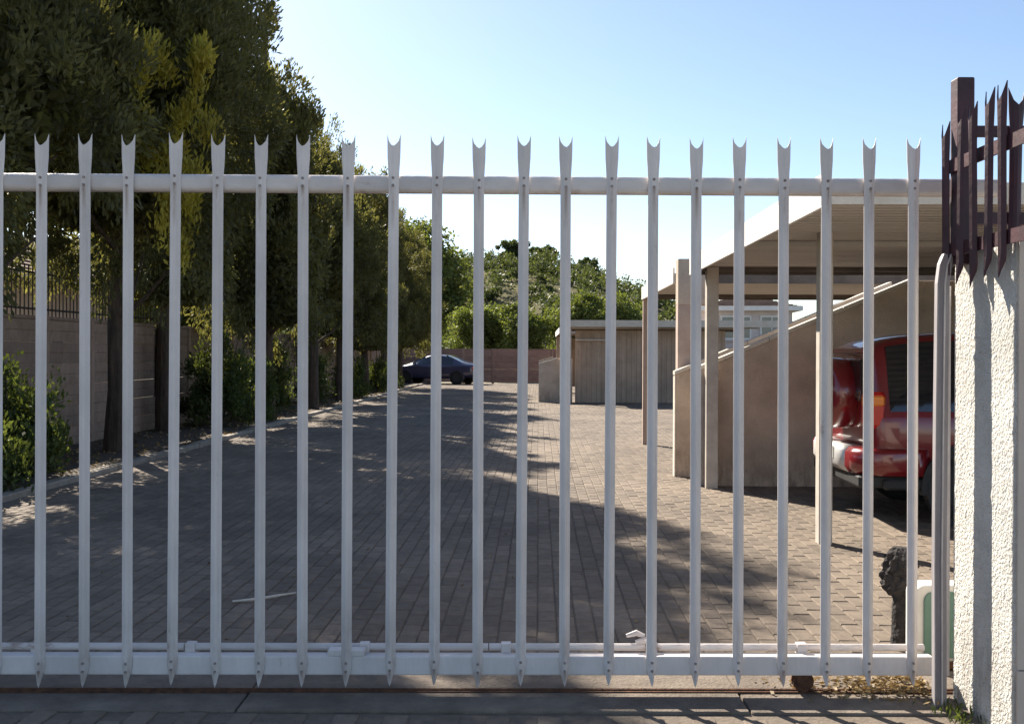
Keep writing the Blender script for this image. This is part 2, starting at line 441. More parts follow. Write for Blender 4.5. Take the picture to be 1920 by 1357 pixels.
# ------------------------------------------------------------------ sliding palisade gate
gate = empty('sliding_gate', (0, 4.42, 0.0), 0.010)
tag(gate, 'long white palisade sliding gate spanning the driveway in front', 'gate')
PX = [-2.05 + 0.1905*k for k in range(-3, 21)]
def pale_mesh():
    cols = [-1, -0.66, -0.33, 0, 0.33, 0.66, 1]
    dep = [0.0, 0.005, 0.014, 0.017, 0.014, 0.005, 0.0]
    topz = [2.447, 2.418, 2.400, 2.394, 2.400, 2.418, 2.447]
    botz = [0.118, 0.088, 0.060, 0.044, 0.060, 0.088, 0.118]
    rows = [None, 0.135, 0.6, 1.2, 1.8, 2.2, 2.26, 2.31, 2.345, None]
    hws = [0.020, 0.0228, 0.0228, 0.0228, 0.0228, 0.0228, 0.0234, 0.0258, 0.0282, 0.0298]
    m = MB(); nc = len(cols); nr = len(rows)
    for side in (0, 1):
        for i in range(nr):
            for j in range(nc):
                z = rows[i]
                if i == 0: z = botz[j]
                if i == nr-1: z = topz[j]
                x = cols[j]*hws[i]
                if i == nr-1 and abs(cols[j]) < 1 and abs(cols[j]) > 0.5: x *= 1.12
                m.v.append((x, -dep[j] + 0.0035*side, z))
    idx = lambda s, i, j: s*nr*nc + i*nc + j
    for i in range(nr-1):
        for j in range(nc-1):
            m.f.append((idx(0,i,j), idx(0,i,j+1), idx(0,i+1,j+1), idx(0,i+1,j)))
            m.f.append((idx(1,i,j), idx(1,i+1,j), idx(1,i+1,j+1), idx(1,i,j+1)))
    for i in range(nr-1):
        m.f.append((idx(0,i,0), idx(0,i+1,0), idx(1,i+1,0), idx(1,i,0)))
        m.f.append((idx(0,i,nc-1), idx(1,i,nc-1), idx(1,i+1,nc-1), idx(0,i+1,nc-1)))
    for j in range(nc-1):
        m.f.append((idx(0,0,j), idx(1,0,j), idx(1,0,j+1), idx(0,0,j+1)))
        m.f.append((idx(0,nr-1,j), idx(0,nr-1,j+1), idx(1,nr-1,j+1), idx(1,nr-1,j)))
    return m
pale = pale_mesh()
pm = pale.mesh('pale', M['gate_pale'])
n = 8; r_ = 0.0065
bm_ = MB().loft([[(r_*math.cos(t), -0.016, r_*math.sin(t)) for t in (2*math.pi*j/n for j in range(n))],
                 [(r_*0.8*math.cos(t), -0.022, r_*0.8*math.sin(t)) for t in (2*math.pi*j/n for j in range(n))]]).mesh('bolt', M['bolt'])
rg = random.Random(5)
for i, x in enumerate(PX):
    p = place('pale', pm, gate, (x + rg.uniform(-0.003, 0.003), -0.036, rg.uniform(-0.006, 0.006)))
    p.rotation_euler = (rg.uniform(-0.002, 0.002), rg.uniform(-0.0024, 0.0024), rg.uniform(-0.09, 0.09))
    for z in (2.255, 2.222, 0.148, 0.112): place('bolt', bm_, p, (0, 0, z))
# top rail: angle iron (front flange + top flange)
tr = MB()
prf = []
for (cy_, cz_, a0) in ((0.012, 2.251, 0), (-0.008, 2.251, 90), (-0.008, 2.220, 180), (0.012, 2.220, 270)):
    for q in range(5):
        t = R(a0 + 90*q/4); prf.append((cy_ + 0.022*math.cos(t), cz_ + 0.023*math.sin(t)))
tr.prism(prf, 'x', -3.2, 2.16)
tr.build('top_rail', M['gate_rail'], gate)
br = MB()
br.box(-3.2, 1.86, -0.031, 0.030, 0.088, 0.170, 0.005)
br.build('bottom_rail', M['gate'], gate)
# rack pipe behind the bottom rail with its brackets
segs = [(-3.2,-1.45),(-1.44,-0.10),(-0.095,0.60),(0.66,1.85)]
for a, b in segs:
    MB().tube([(a,0.055,0.187),(b,0.055,0.187)], 0.016, 10).build('rack_pipe', M['gate_rail'], gate)
for x in (-2.1, -1.42, -0.65, -0.02, 0.63, 1.3):
    MB().box(x-0.022, x+0.022, 0.0305, 0.075, 0.14, 0.207, 0.003).build('rack_bracket', M['gate_rail'], gate)
MB().box(-0.80, -0.64, -0.033, 0.029, 0.1705, 0.196, 0.003).build('splice_plate', M['gate'], gate)
# end stile beside the channel
MB().box(1.888, 1.93, -0.029, 0.029, 0.088, 1.80).build('stile', M['gate'], gate)
for x in (1.29, -2.6):
    m = MB(); n = 16
    for r0, r1, y0, y1 in ((0.046, 0.046, -0.02, -0.008), (0.034, 0.034, -0.008, 0.008), (0.046, 0.046, 0.008, 0.02)):
        m.loft([[(x+r0*math.cos(t), y0, 0.058+r0*math.sin(t)) for t in (2*math.pi*j/n for j in range(n))],
                [(x+r1*math.cos(t), y1, 0.058+r1*math.sin(t)) for t in (2*math.pi*j/n for j in range(n))]])
    wl = m.build('roller_wheel', M['rust'], gate)
    MB().box(x-0.03, x+0.03, -0.026, -0.0205, 0.05, 0.0875).build('wheel_bracket', M['rust'], wl); MB().box(x-0.03, x+0.03, 0.0205, 0.026, 0.05, 0.0875).build('wheel_bracket', M['rust'], wl)
# crumpled broken rack piece
cb = MB()
cb.tube([(0.56,0.06,0.205),(0.60,0.06,0.215),(0.64,0.055,0.205),(0.66,0.05,0.187)], [0.012,0.016,0.014,0.010], 7)
cb.build('broken_bracket', M['gate_rail'], gate)
cb = MB()
cb.tube([(0.52,0.08,0.23),(0.565,0.075,0.245),(0.60,0.07,0.232)], [0.008,0.014,0.009], 6)
cb.build('broken_bracket', M['gate_rail'], gate)

# ground track: rusty angle rail
trk = MB()
trk.box(-5.0, 2.3, -0.022, 0.022, 0.0, 0.008)
trk.tube([(-5.0,0,0.006),(2.3,0,0.006)], 0.010, 8)
t_ = trk.build('gate_track', M['rust'], loc=(0, 4.425, 0.004), rz=0.010)
tag(t_, 'rusty steel gate track set in the concrete threshold', 'track')

# ------------------------------------------------------------------ right pier with roughcast
pier = empty('gate_pier', (1.925, 3.83, 0))
tag(pier, 'white roughcast gate pier lit by the sun at right', 'pier')
def rough_face(w, h, nx, nz, amp, seed):
    """a plastered face in local (a, out, z): numpy grid with lumps and pits"""
    rng = np.random.default_rng(seed)
    A, Z = np.meshgrid(np.linspace(0, w, nx), np.linspace(0, h, nz), indexing='ij')
    H = np.zeros_like(A)
    npz = int(w*h*1500)
    ca = rng.random(npz)*w; cz = rng.random(npz)*h
    rr = 0.004+0.010*rng.random(npz)**2; hh = np.where(rng.random(npz) < 0.30, -2.0, 0.45)*(0.4+0.6*rng.random(npz))
    da = w/(nx-1); dz = h/(nz-1)
    for k in range(npz):
        r = rr[k]; el = 1.0+rng.random()*1.2
        i0 = max(0, int((ca[k]-2.2*r)/da)); i1 = min(nx, int((ca[k]+2.2*r)/da)+2)
        j0 = max(0, int((cz[k]-2.2*r*el)/dz)); j1 = min(nz, int((cz[k]+2.2*r*el)/dz)+2)
        d2 = ((A[i0:i1,j0:j1]-ca[k])/r)**2 + ((Z[i0:i1,j0:j1]-cz[k])/(r*el))**2
        H[i0:i1,j0:j1] += hh[k]*np.exp(-d2*1.2)
    H = np.clip(H, -2.4, 1.0)*amp
    H[0,:] = 0; H[-1,:] = 0; H[:,0] = 0; H[:,-1] = 0
    return A, Z, H
PWID, PHT = 0.53, 1.965
A, Z, H = rough_face(PWID, PHT, 150, 500, 0.0040, 4)
nx, nz = A.shape
V = np.stack([-H.ravel(), A.ravel(), Z.ravel()], 1)
ii = np.arange(nx*nz).reshape(nx, nz)
Q = np.stack([ii[:-1,:-1], ii[:-1,1:], ii[1:,1:], ii[1:,:-1]], -1).reshape(-1,4)
me = bpy.data.meshes.new('roughcast_face'); me.from_pydata(V.tolist(), [], Q.tolist()); me.materials.append(M['plaster'])
me.polygons.foreach_set('use_smooth', [True]*len(me.polygons)); me.update()
place('roughcast_face', me, pier)
pc = MB().box(0.0005, 1.6, 0.0, PWID, -0.1, PHT-0.001)
pc.build('pier_core', M['plaster'], pier)
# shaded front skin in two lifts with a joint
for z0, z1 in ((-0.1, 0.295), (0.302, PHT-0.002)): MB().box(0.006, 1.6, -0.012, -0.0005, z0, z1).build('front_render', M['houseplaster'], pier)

# receiving channel beside the pier
ch = empty('gate_channel', (1.838, 4.235, 0), 0.0)
tag(ch, 'weathered steel gate channel standing against the white pier', 'post')
def cpath(off):
    return [(-0.02+off, 0.0), (-0.024+off, 0.6), (-0.02+off, 1.3), (-0.016+off, 1.80), (-0.006+off, 1.88), (0.012+off, 1.925)]
c1 = MB(); c2 = MB()
def strip(mb, pts, x0, x1, y0, y1):
    mb.loft([[(x+x0, y0, z), (x+x1, y0, z), (x+x1, y1, z), (x+x0, y1, z)] for x, z in pts])
strip(c1, cpath(0), -0.020, 0.034, 0.02, 0.026)
strip(c2, cpath(0), -0.026, -0.0205, 0.0, 0.03)
c3 = MB()
strip(c3, cpath(0), 0.008, 0.014, 0.010, 0.0195)
c1.build('channel_web', M['galv'], ch); c2.build('channel_flange', M['galv'], ch); c3.build('guide_strip', M['gate_rail'], ch)

# maroon palisade on the pier
fpier = empty('wall_palisade', (1.905, 4.25, 1.86))
tag(fpier, 'dark maroon spiked palisade fence on top of white pier', 'fence')
MB().box(-0.036, 0.036, -0.036, 0.036, 0.02, 0.805, 0.004).build('corner_post', M['maroon'], fpier)
def short_pale():
    m = MB()
    cols = [-1,-0.5,0,0.5,1]; dep = [0,0.012,0.018,0.012,0]
    bot = [0.07,0.03,0.0,0.03,0.07]; top = [0.79,0.735,0.715,0.735,0.79]
    rows = [0.10,0.4,0.62,0.69]; hw = [0.026,0.026,0.027,0.032]
    L = [bot]+[[z]*5 for z in rows]+[top]; HW = [0.020]+hw+[0.036]
    for s in (0,1):
        for z, h in zip(L, HW):
            for j in range(5): m.v.append((cols[j]*h, -dep[j]+0.0035*s, z[j]))
    nr = len(L); idx = lambda s,i,j: s*nr*5+i*5+j
    for i in range(nr-1):
        for j in range(4):
            m.f.append((idx(0,i,j),idx(0,i,j+1),idx(0,i+1,j+1),idx(0,i+1,j)))
            m.f.append((idx(1,i,j),idx(1,i+1,j),idx(1,i+1,j+1),idx(1,i,j+1)))
        m.f.append((idx(0,i,0),idx(0,i+1,0),idx(1,i+1,0),idx(1,i,0)))
        m.f.append((idx(0,i,4),idx(1,i,4),idx(1,i+1,4),idx(0,i+1,4)))
    for j in range(4):
        m.f.append((idx(0,0,j),idx(1,0,j),idx(1,0,j+1),idx(0,0,j+1)))
        m.f.append((idx(0,nr-1,j),idx(0,nr-1,j+1),idx(1,nr-1,j+1),idx(1,nr-1,j)))
    return m.mesh('pale', M['maroon'])
spm = short_pale()
# run toward the camera (pales face left)
for y, dz, t in ((0.03, -0.11, 0.02), (-0.10, -0.07, -0.03), (-0.225, -0.09, 0.03), (-0.345, -0.06, -0.02), (-0.46, -0.07, 0.02)):
    o = place('pale', spm, fpier, (-0.052, y, dz)); o.rotation_euler = (t*0.6, t*0.6, -math.pi/2); o.scale.z = 0.93
MB().box(-0.046, -0.0365, -0.72, 0.04, 0.41, 0.465).build('rail', M['maroon'], fpier)
MB().box(-0.046, -0.0365, -0.72, 0.04, 0.055, 0.11).build('rail', M['maroon'], fpier)
# run to the right (pales face the camera)
for x in (0.205, 0.345, 0.48, 0.61):
    o = place('pale', spm, fpier, (x, -0.03, rg.uniform(-0.03, -0.01))); o.rotation_euler = (0, rg.uniform(-0.02, 0.02), 0)
MB().box(0.0365, 0.9, -0.018, 0.03, 0.565, 0.605).build('rail', M['maroon'], fpier)
MB().box(0.0365, 0.9, -0.018, 0.03, 0.19, 0.24).build('rail', M['maroon'], fpier)

# ------------------------------------------------------------------ carports
def sheet_mesh(L, W=0.70):
    """one corrugated sheet: ribs along x (length L), W wide along y"""
    prof = []
    n = 5; p = W/n
    for k in range(n):
        y = k*p
        prof += [(y, 0), (y+p*0.55, 0), (y+p*0.68, 0.032), (y+p*0.87, 0.032)]
    prof.append((W, 0.0))
    m = MB(); t = 0.003
    for z0 in (0, t):
        for x in (0, L):
            for (y, z) in prof: m.v.append((x, y, z+z0))
    k = len(prof)
    for i in range(k-1):
        m.f.append((i, i+1, k+i+1, k+i)); m.f.append((2*k+i, 3*k+i, 3*k+i+1, 2*k+i+1))
        m.f.append((i, 2*k+i, 2*k+i+1, i+1)); m.f.append((k+i, k+i+1, 3*k+i+1, 3*k+i))
    return m.mesh('roof_sheet', M['sheet'])
sheets = {}
def carport(label, v0, v1, u0, width, zu=2.38, fh=0.20, endh=0.13, posts=(), ends=('coping', 'beam')):
    c = empty('carport', uv(u0, v0), YAW)
    tag(c, label, 'carport', 'flat carports along the right of the driveway')
    L = v1-v0
    n = max(1, round(L/0.70)); wd = L/n
    key = (round(width,2), round(wd,3))
    if key not in sheets: sheets[key] = sheet_mesh(width-0.03, wd-0.002)
    for i in range(n):
        place('roof_sheet', sheets[key], c, (0.012, i*wd, zu+0.082+0.001*(i % 2)))
    MB().box(-0.016, 0.010, 0.0, L, zu, zu+fh).build('fascia', M['fascia'], c)
    MB().box(0.0105, width, -0.016, 0.004, zu+0.002, zu+endh).build('end_fascia', M[ends[0]], c)
    MB().box(0.0105, width, L-0.004, L+0.016, zu+0.002, zu+endh).build('end_fascia', M[ends[1]], c)
    b = [0.08, L*0.5, L-0.10] if L > 4.5 else [0.08, L-0.1]
    for y in b:
        MB().box(0.012, width-0.02, y-0.022, y+0.022, zu+0.035, zu+0.080).build('cross_beam', M['beam'] if y > L*0.8 else M['sheet'], c)
    for (du, dv, pw, h0, mt) in posts:
        MB().box(du-pw/2, du+pw/2, dv-pw/2, dv+pw/2, -0.02, zu+0.002 if h0 is None else h0, 0.004).build('post', M[mt], c)
    return c
carport('near flat carport with white fascia above the red car', 5.98, 11.35, 1.71, 6.2,
        posts=((0.56, 2.05, 0.105, 2.46, 'post'), (0.22, 5.27, 0.13, 2.46, 'post'), (6.0, 0.3, 0.1, None, 'post')))
carport('second flat carport with thin corner post, beyond sloped walls', 12.75, 16.62, 1.71, 6.2, ends=('beam', 'beam'),
        posts=((0.05, 3.78, 0.10, 2.44, 'pinkpost'), (6.0, 3.7, 0.1, None, 'post')))
# pier box between them
bp = empty('beam_pier', uv(1.72, 12.45), YAW)
tag(bp, 'tan pier with boxed head rising above the carport fascias', 'pier')
MB().box(0.0, 0.17, 0, 0.2, -0.02, 2.10, 0.004).build('shaft', M['pinkpost'], bp)
MB().box(0.0, 0.43, -0.01, 0.22, 2.1005, 2.665, 0.006).build('head_box', M['divider'], bp)

# sloped divider walls, brick courses built as proud blocks under a coping
def divider(label, v, u0, z0, slope, length, thick=0.13, zmax=2.33):
    d = empty('divider_wall', uv(u0, v), YAW)
    tag(d, label, 'wall', 'sloped divider walls of the carports')
    x1 = min(length, (zmax-z0)/slope)
    poly = [(0, -0.02), (length, -0.02), (length, zmax), (x1, zmax), (0, z0)]
    bevel(MB().prism(poly, 'y', 0, thick).build('wall_body', M['divider'], d), 0.008)
    # sloped coping, split into lengths
    n = max(2, int(x1/0.8))
    for i in range(n):
        a, b = x1*i/n + 0.004 - (0.02 if i == 0 else 0), x1*(i+1)/n - 0.004
        za, zb = z0+slope*a, z0+slope*b
        MB().prism([(a, za+0.001), (b, zb+0.001), (b, zb+0.046), (a, za+0.046)], 'y', -0.018, thick+0.018).build('coping', M['coping'], d)
    MB().box(-0.014, -0.0005, -0.008, thick+0.008, -0.02, z0-0.02).build('end_strip', M['coping'], d)
    return d
divider('near sloped tan divider wall behind the red car', 11.42, 1.78, 1.29, 0.42, 6.0)
divider('second sloped tan divider wall just behind the nearer one', 12.25, 1.67, 1.24, 0.42, 6.0)
# back wall of the carports
bw = empty('carport_back_wall', uv(8.0, 5.6), YAW)
tag(bw, 'tan back wall of the carport behind the red car', 'wall')
MB().box(0, 0.2, 0, 11.2, -0.02, 2.30).build('wall_body', M['divider'], bw)
MB().box(-0.02, 0.22, 0, 11.2, 2.3005, 2.35).build('coping', M['coping'], bw)

# far carport block
fb = carport('far carport with brown ribbed end cladding facing the gate', 29.6, 36.0, 0.80, 6.4, zu=2.26, fh=0.22, endh=0.20,
        posts=((0.10, 0.25, 0.14, None, 'pinkpost'), (0.10, 6.2, 0.14, None, 'pinkpost')))
pcl = MB().prism([(0,0),(0.05,0),(0.058,-0.014),(0.092,-0.014),(0.10,0),(0.154,0),(0.154,0.0025),(0,0.0025)], 'z', -0.03, 2.15)
pclm = pcl.mesh('cladding_panel', M['brownsheet'])
for i in range(30):
    place('cladding_panel', pclm, fb, (0.30+i*0.15, 0.7+0.004*(i % 3), 0.02))
MB().box(0.30, 1.5, 0.55, 0.60, 1.86, 1.90).build('timber_rail', M['coping'], fb)
fc = carport('farthest carport at the end of the drive', 37.5, 46.0, 0.78, 5.6, zu=2.22, fh=0.22, endh=0.18,
        posts=((0.10, 0.25, 0.14, None, 'pinkpost'), (0.10, 8.2, 0.14, None, 'pinkpost')))
for i in range(34):
    place('cladding_panel', pclm, fc, (0.35+i*0.15, 8.0, 0.0))
divider('grey low divider wall at the far carport corner', 30.3, 0.02, 1.14, 0.30, 1.0, 0.14, 1.30)
divider('farthest low divider wall behind the far carport', 37.9, 0.02, 1.14, 0.30, 1.0, 0.14, 1.30)

# ------------------------------------------------------------------ precast walls
def precast_wall(name, label, loc, rz, bays, rows, pm_, bay=1.5, ph=0.30):
    w_ = empty(name, loc, rz); tag(w_, label, 'wall')
    m = MB()
    hl = bay/2-0.055
    prof = [(-0.02,0.0),(0.02,0.0),(0.026,0.012),(0.026,ph/2-0.016),(0.016,ph/2-0.004),(0.026,ph/2+0.008),(0.026,ph-0.018),(0.018,ph-0.006),
            (-0.018,ph-0.006),(-0.026,ph-0.018),(-0.026,ph/2+0.008),(-0.016,ph/2-0.004),(-0.026,ph/2-0.016),(-0.026,0.012)]
    m.prism(prof, 'y', -hl, hl)
    me = m.mesh('panel', pm_)
    post = MB().box(-0.065, 0.065, -0.06, 0.06, -0.1, rows*ph+0.06, 0.012).mesh('post', pm_)
    cap = MB().box(-0.05, 0.05, -hl, hl, 0, 0.05, 0.01).mesh('cap', pm_)
    for i in range(bays):
        place('post', post, w_, (0, i*bay, 0))
        for r in range(rows):
            place('panel', me, w_, (rg.uniform(-0.006, 0.006), (i+0.5)*bay, r*ph), 0)
        place('cap', cap, w_, (0, (i+0.5)*bay, rows*ph-0.004))
    place('post', post, w_, (0, bays*bay, 0))
    return w_
precast_wall('precast_wall', 'tan precast panel wall behind the row of tall conifers', uv(-7.25, 5.5), YAW, 30, 6, M['precast'], ph=0.325)
precast_wall('precast_wall', 'reddish precast wall closing the far end behind the dark car', uv(2.2, 50.4), YAW+math.pi/2, 7, 5, M['redwall'], ph=0.325)

# thin bar fence standing on the left wall
bf = empty('bar_fence', uv(-7.25, 9.0, 2.0), YAW)
tag(bf, 'thin dark iron bar fence on the left wall', 'fence')
barm = MB().box(-0.007, 0.007, -0.007, 0.007, -0.05, 0.72).mesh('bar', M['ironbar'])
for i in range(92): place('bar', barm, bf, (0, i*0.115, 0))
for z in (0.08, 0.60): MB().box(-0.016, -0.0075, -0.05, 10.55, z, z+0.03).build('rail', M['ironbar'], bf)

# ------------------------------------------------------------------ houses
def house(label, loc, rz, W, D, Hh, rh, wm, windows, over=0.4):
    h = empty('house', loc, rz); tag(h, label, 'house')
    MB().box(0, W, 0, D, -0.1, Hh).build('wall', wm, h)
    # hipped roof in tile courses
    courses = 14
    rf = MB().loft([[(-over,-over,Hh),(W+over,-over,Hh),(W+over,D+over,Hh),(-over,D+over,Hh)],
                    [(min(W,D)*0.48,min(W,D)*0.48,Hh+rh),(W-min(W,D)*0.48,min(W,D)*0.48,Hh+rh),(W-min(W,D)*0.48,D-min(W,D)*0.48,Hh+rh),(min(W,D)*0.48,D-min(W,D)*0.48,Hh+rh)]])
    roof = rf.build('roof', M['tiles'], h)
    for i in range(courses):
        t = i/courses
        k = min(W,D)*0.48
        a = -over + (k+over)*t; z = Hh + rh*t
        e = 0.04
        def rr4(q, zz): return [(a-q, a-q, zz), (W-a+q, a-q, zz), (W-a+q, D-a+q, zz), (a-q, D-a+q, zz)]
        m = MB().loft([rr4(e, z-0.02), rr4(e, z+0.03), rr4(-0.10, z+0.035)], cap=False)
        m.build('tile_course', M['tiles'], roof)
    for (x0,x1,y0,y1) in ((-over-0.10, W+over+0.10, -over-0.11, -over-0.045), (W+over+0.045, W+over+0.10, -over-0.044, D+over), (-over-0.10, -over-0.045, -over-0.044, D+over)):
        MB().box(x0, x1, y0, y1, Hh-0.16, Hh+0.02).build('gutter', M['fascia'], roof)
    for (side, a, z, ww, wh) in windows:
        gl = MB(); fr = MB(); w_ = None
        def bb(mb, a0, a1, d0, d1, z0, z1):
            if side == 'front': mb.box(a0, a1, -d1, -d0, z0, z1)
            else: mb.box(W+d0, W+d1, a0, a1, z0, z1)
        for (a0,a1,z0,z1) in ((a,a+0.06,z,z+wh),(a+ww-0.06,a+ww,z,z+wh),(a+0.0605,a+ww-0.0605,z,z+0.06),(a+0.0605,a+ww-0.0605,z+wh-0.06,z+wh),(a+ww/2-0.02,a+ww/2+0.02,z+0.0605,z+wh-0.0605)):
            fr = MB(); bb(fr, a0, a1, 0.002, 0.05, z0, z1)
            if w_ is None: w_ = fr.build('window', M['fascia'], h)
            else: fr.build('frame_bar', M['fascia'], w_)
        bb(gl, a+0.06, a+ww-0.06, 0.003, 0.015, z+0.06, z+wh-0.06)
        gl.build('pane', M['windowglass'], w_)
        sl = MB(); bb(sl, a-0.05, a+ww+0.05, 0.002, 0.10, z-0.07, z-0.002); sl.build('sill', wm, w_)
    return h
house('brown roofed house beyond the left wall seen between conifers', (-19.5, 19.0, 0), 0.0, 7.6, 11.0, 3.35, 1.9, M['houseplaster'],
      [('right', 1.5, 1.0, 1.6, 1.2), ('right', 6.0, 1.0, 1.6, 1.2), ('front', 2.0, 1.0, 1.6, 1.2), ('front', 5.0, 1.0, 1.4, 1.2)])
house('pale pink house seen through the gap above the divider walls', (7.7, 40.0, 0), -0.1, 3.4, 5.0, 3.35, 0.55, M['pinkplaster'],
      [('front', 0.6, 2.05, 1.2, 0.95), ('front', 2.15, 2.05, 0.9, 0.95)], over=0.25)

# ------------------------------------------------------------------ vegetation
def trunk(mb, base, top, r0, r1, wob, rng, n=9, seg=7):
    base = Vector(base); top = Vector(top)
    pts = []; rs = []
    for i in range(seg+1):
        t = i/seg
        p = base.lerp(top, t) + Vector((rng.uniform(-wob,wob), rng.uniform(-wob,wob), 0))*(1 if 0 < i else 0)
        pts.append(p); rs.append((r0*(1-t)+r1*t)*(1.25 if i == 0 else 1))
    mb.tube(pts, rs, n)
    return pts

def cypress(label, u, v, H, Rd, seed, z0=2.0, lean=(0,0), dens=1.0, nclump=72, dup=None, r0=0.14, stems=1, spin=0.0, blunt=0.5):
    rng = np.random.default_rng(seed); pr = random.Random(seed)
    x, y, _ = uv(u, v)
    t = empty('conifer_tree', (x, y, 0.0)); tag(t, label, 'tree', 'tall dark conifers along the left wall')
    limbs = []
    for s in range(stems):
        tm = MB()
        bx = (s*0.75)*math.cos(1.1+s); by = (s*0.75)*math.sin(1.1+s)
        top = (bx*0.3+lean[0], by*0.3+lean[1], H*0.8)
        pts = trunk(tm, (bx, by, -0.05), top, r0*(1-0.25*s), 0.03, 0.05, pr)
        for k in range(9):
            q = pts[2+k % 5]; a = pr.uniform(0, 6.28); ln = Rd*pr.uniform(0.4, 0.75)
            tl = MB(); limbs.append(tl); tl.tube([q, q+Vector((math.cos(a)*ln*0.5, math.sin(a)*ln*0.5, 0.35)), q+Vector((math.cos(a)*ln, math.sin(a)*ln, 0.5+pr.random()*0.6))], [0.045, 0.03, 0.012], 6)
        to = tm.build('trunk', M['bark'], t)
        for tl in limbs: tl.build('limb', M['bark'], to)
        limbs = []
    if dup is not None:
        c = place('crown', dup[0], t); c.scale = (Rd/dup[1], Rd/dup[1], H/dup[2]); c.rotation_euler.z = spin
        c.location = (lean[0]*0.5, lean[1]*0.5, 0)
        return t, dup
    # clumps: upright plumes on the crown's shell
    tt = rng.random(nclump)**0.85
    prof = np.interp(tt, [0, 0.08, 0.25, 0.5, 0.75, 0.9, 1.0], [0.55, 0.85, 1.0, 0.95, 0.76, 0.50, 0.16+0.2*blunt])
    az = rng.random(nclump)*2*np.pi
    # lumpy outline
    lob = 1 + 0.10*np.sin(3*az+seed)+0.12*np.sin(5*az+tt*11+seed*2)+0.10*np.sin(2*az-tt*17+seed)
    rad = Rd*prof*lob*(0.62+0.38*rng.random(nclump)**0.5)
    cx = rad*np.cos(az) + lean[0]*tt; cy = rad*np.sin(az) + lean[1]*tt
    cz = z0 + (H-z0-0.55)*tt
    Ps = []; As = []; Ls = []; Ws = []
    for k in range(nclump):
        # one plume: an upright billow made of small tufts
        S = 0.34+0.24*rng.random(); hgt = 1.7+0.8*rng.random()
        up = 1.0 if tt[k] > 0.25 else -0.7
        out = np.array([math.cos(az[k]), math.sin(az[k]), 0.0])
        nt_ = 11
        tc_ = ball(nt_, rng, 0.45)
        for q in tc_:
            n = int(78*dens*(0.6+0.8*rng.random())); s = S*(0.34+0.22*rng.random())
            b = ball(n, rng, 0.2)
            c = q*np.array([S, S, S*hgt])*np.array([1-0.35*max(0, q[2]), 1-0.35*max(0, q[2]), 1.0])
            p = b*np.array([s, s, s*1.5]) + c + np.array([cx[k], cy[k], cz[k]])
            ax = b*0.7 + q*0.5 + out*0.25 + np.array([0, 0, 0.9*up]) + rng.normal(size=(n,3))*0.35
            Ps.append(p); As.append(ax); Ls.append(0.075+0.07*rng.random(n)); Ws.append(0.024+0.024*rng.random(n))
    # inner mass that blocks the light
    ni = int(15000*dens)
    t2 = rng.random(ni); pr2 = np.interp(t2, [0, 0.08, 0.25, 0.5, 0.75, 0.9, 1.0], [0.45, 0.8, 1.0, 0.95, 0.76, 0.50, 0.1])
    a2 = rng.random(ni)*2*np.pi; r2 = Rd*pr2*0.74*np.sqrt(rng.random(ni))
    Ps.append(np.stack([r2*np.cos(a2)+lean[0]*t2, r2*np.sin(a2)+lean[1]*t2, z0+0.15+(H-z0-0.9)*t2], 1)); As.append(rng.normal(size=(ni,3))+np.array([0,0,0.6]))
    Ls.append(0.14+0.12*rng.random(ni)); Ws.append(0.06+0.05*rng.random(ni))
    V = leaf_quads(np.concatenate(Ps), np.concatenate(As), np.concatenate(Ls), np.concatenate(Ws), rng)
    me = quadmesh('crown', V, M['cypress'])
    place('crown', me, t)
    return t, (me, Rd, H)

tA, dA = cypress('thick conifer with straight dark trunk at the left', -6.15, 14.5, 8.5, 2.0, 21, z0=3.1, r0=0.17)
_, dB = cypress('tall broad conifer with twin leaning trunks', -6.8, 18.2, 10.6, 1.9, 22, z0=2.2, stems=2, r0=0.15, nclump=80, blunt=0.2)
cypress('conifer at the left edge of the picture above the bush', -6.5, 10.4, 8.2, 1.95, 23, dup=dA, spin=2.1, r0=0.15)
_, dC = cypress('slim conifer with pointed crown right of the broad one', -5.85, 21.6, 8.0, 1.6, 24, z0=1.9, stems=2, dens=0.9, nclump=56, blunt=0)
cypress('conifer with rounded top, fifth from the left', -5.8, 25.6, 7.4, 1.5, 25, dup=dA, spin=4.0)
cypress('conifer in the row with thin trunk, fourth from its far end', -5.9, 29.8, 7.6, 1.6, 26, dup=dC, spin=1.4)
cypress('conifer in the row, third from its far end', -5.9, 34.0, 7.0, 1.6, 28, dup=dB, spin=5.2)
cypress('conifer in the row, second from its far end', -5.9, 38.0, 6.8, 1.6, 29, dup=dA, spin=0.9)
cypress('last conifer of the row beside the dark car', -5.8, 42.0, 6.6, 1.6, 30, dup=dC, spin=2.6)

# bough hanging on the first conifer's front, sunlight painted into its leaf colour
M['sunlit_leaf'] = leafmat('leaf_sunlight_tint', (0.26, 0.24, 0.05), (0.42, 0.37, 0.08), 0.45, (1.5, 1.4, 0.5))
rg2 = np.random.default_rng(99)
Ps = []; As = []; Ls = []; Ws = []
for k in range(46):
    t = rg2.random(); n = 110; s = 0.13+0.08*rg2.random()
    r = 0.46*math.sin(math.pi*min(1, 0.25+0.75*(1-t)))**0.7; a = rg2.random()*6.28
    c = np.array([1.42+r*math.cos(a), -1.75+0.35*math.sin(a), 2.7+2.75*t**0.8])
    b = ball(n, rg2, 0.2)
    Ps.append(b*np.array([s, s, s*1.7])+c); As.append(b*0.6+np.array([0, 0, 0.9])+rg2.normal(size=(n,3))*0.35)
    Ls.append(0.07+0.07*rg2.random(n)); Ws.append(0.022+0.022*rg2.random(n))
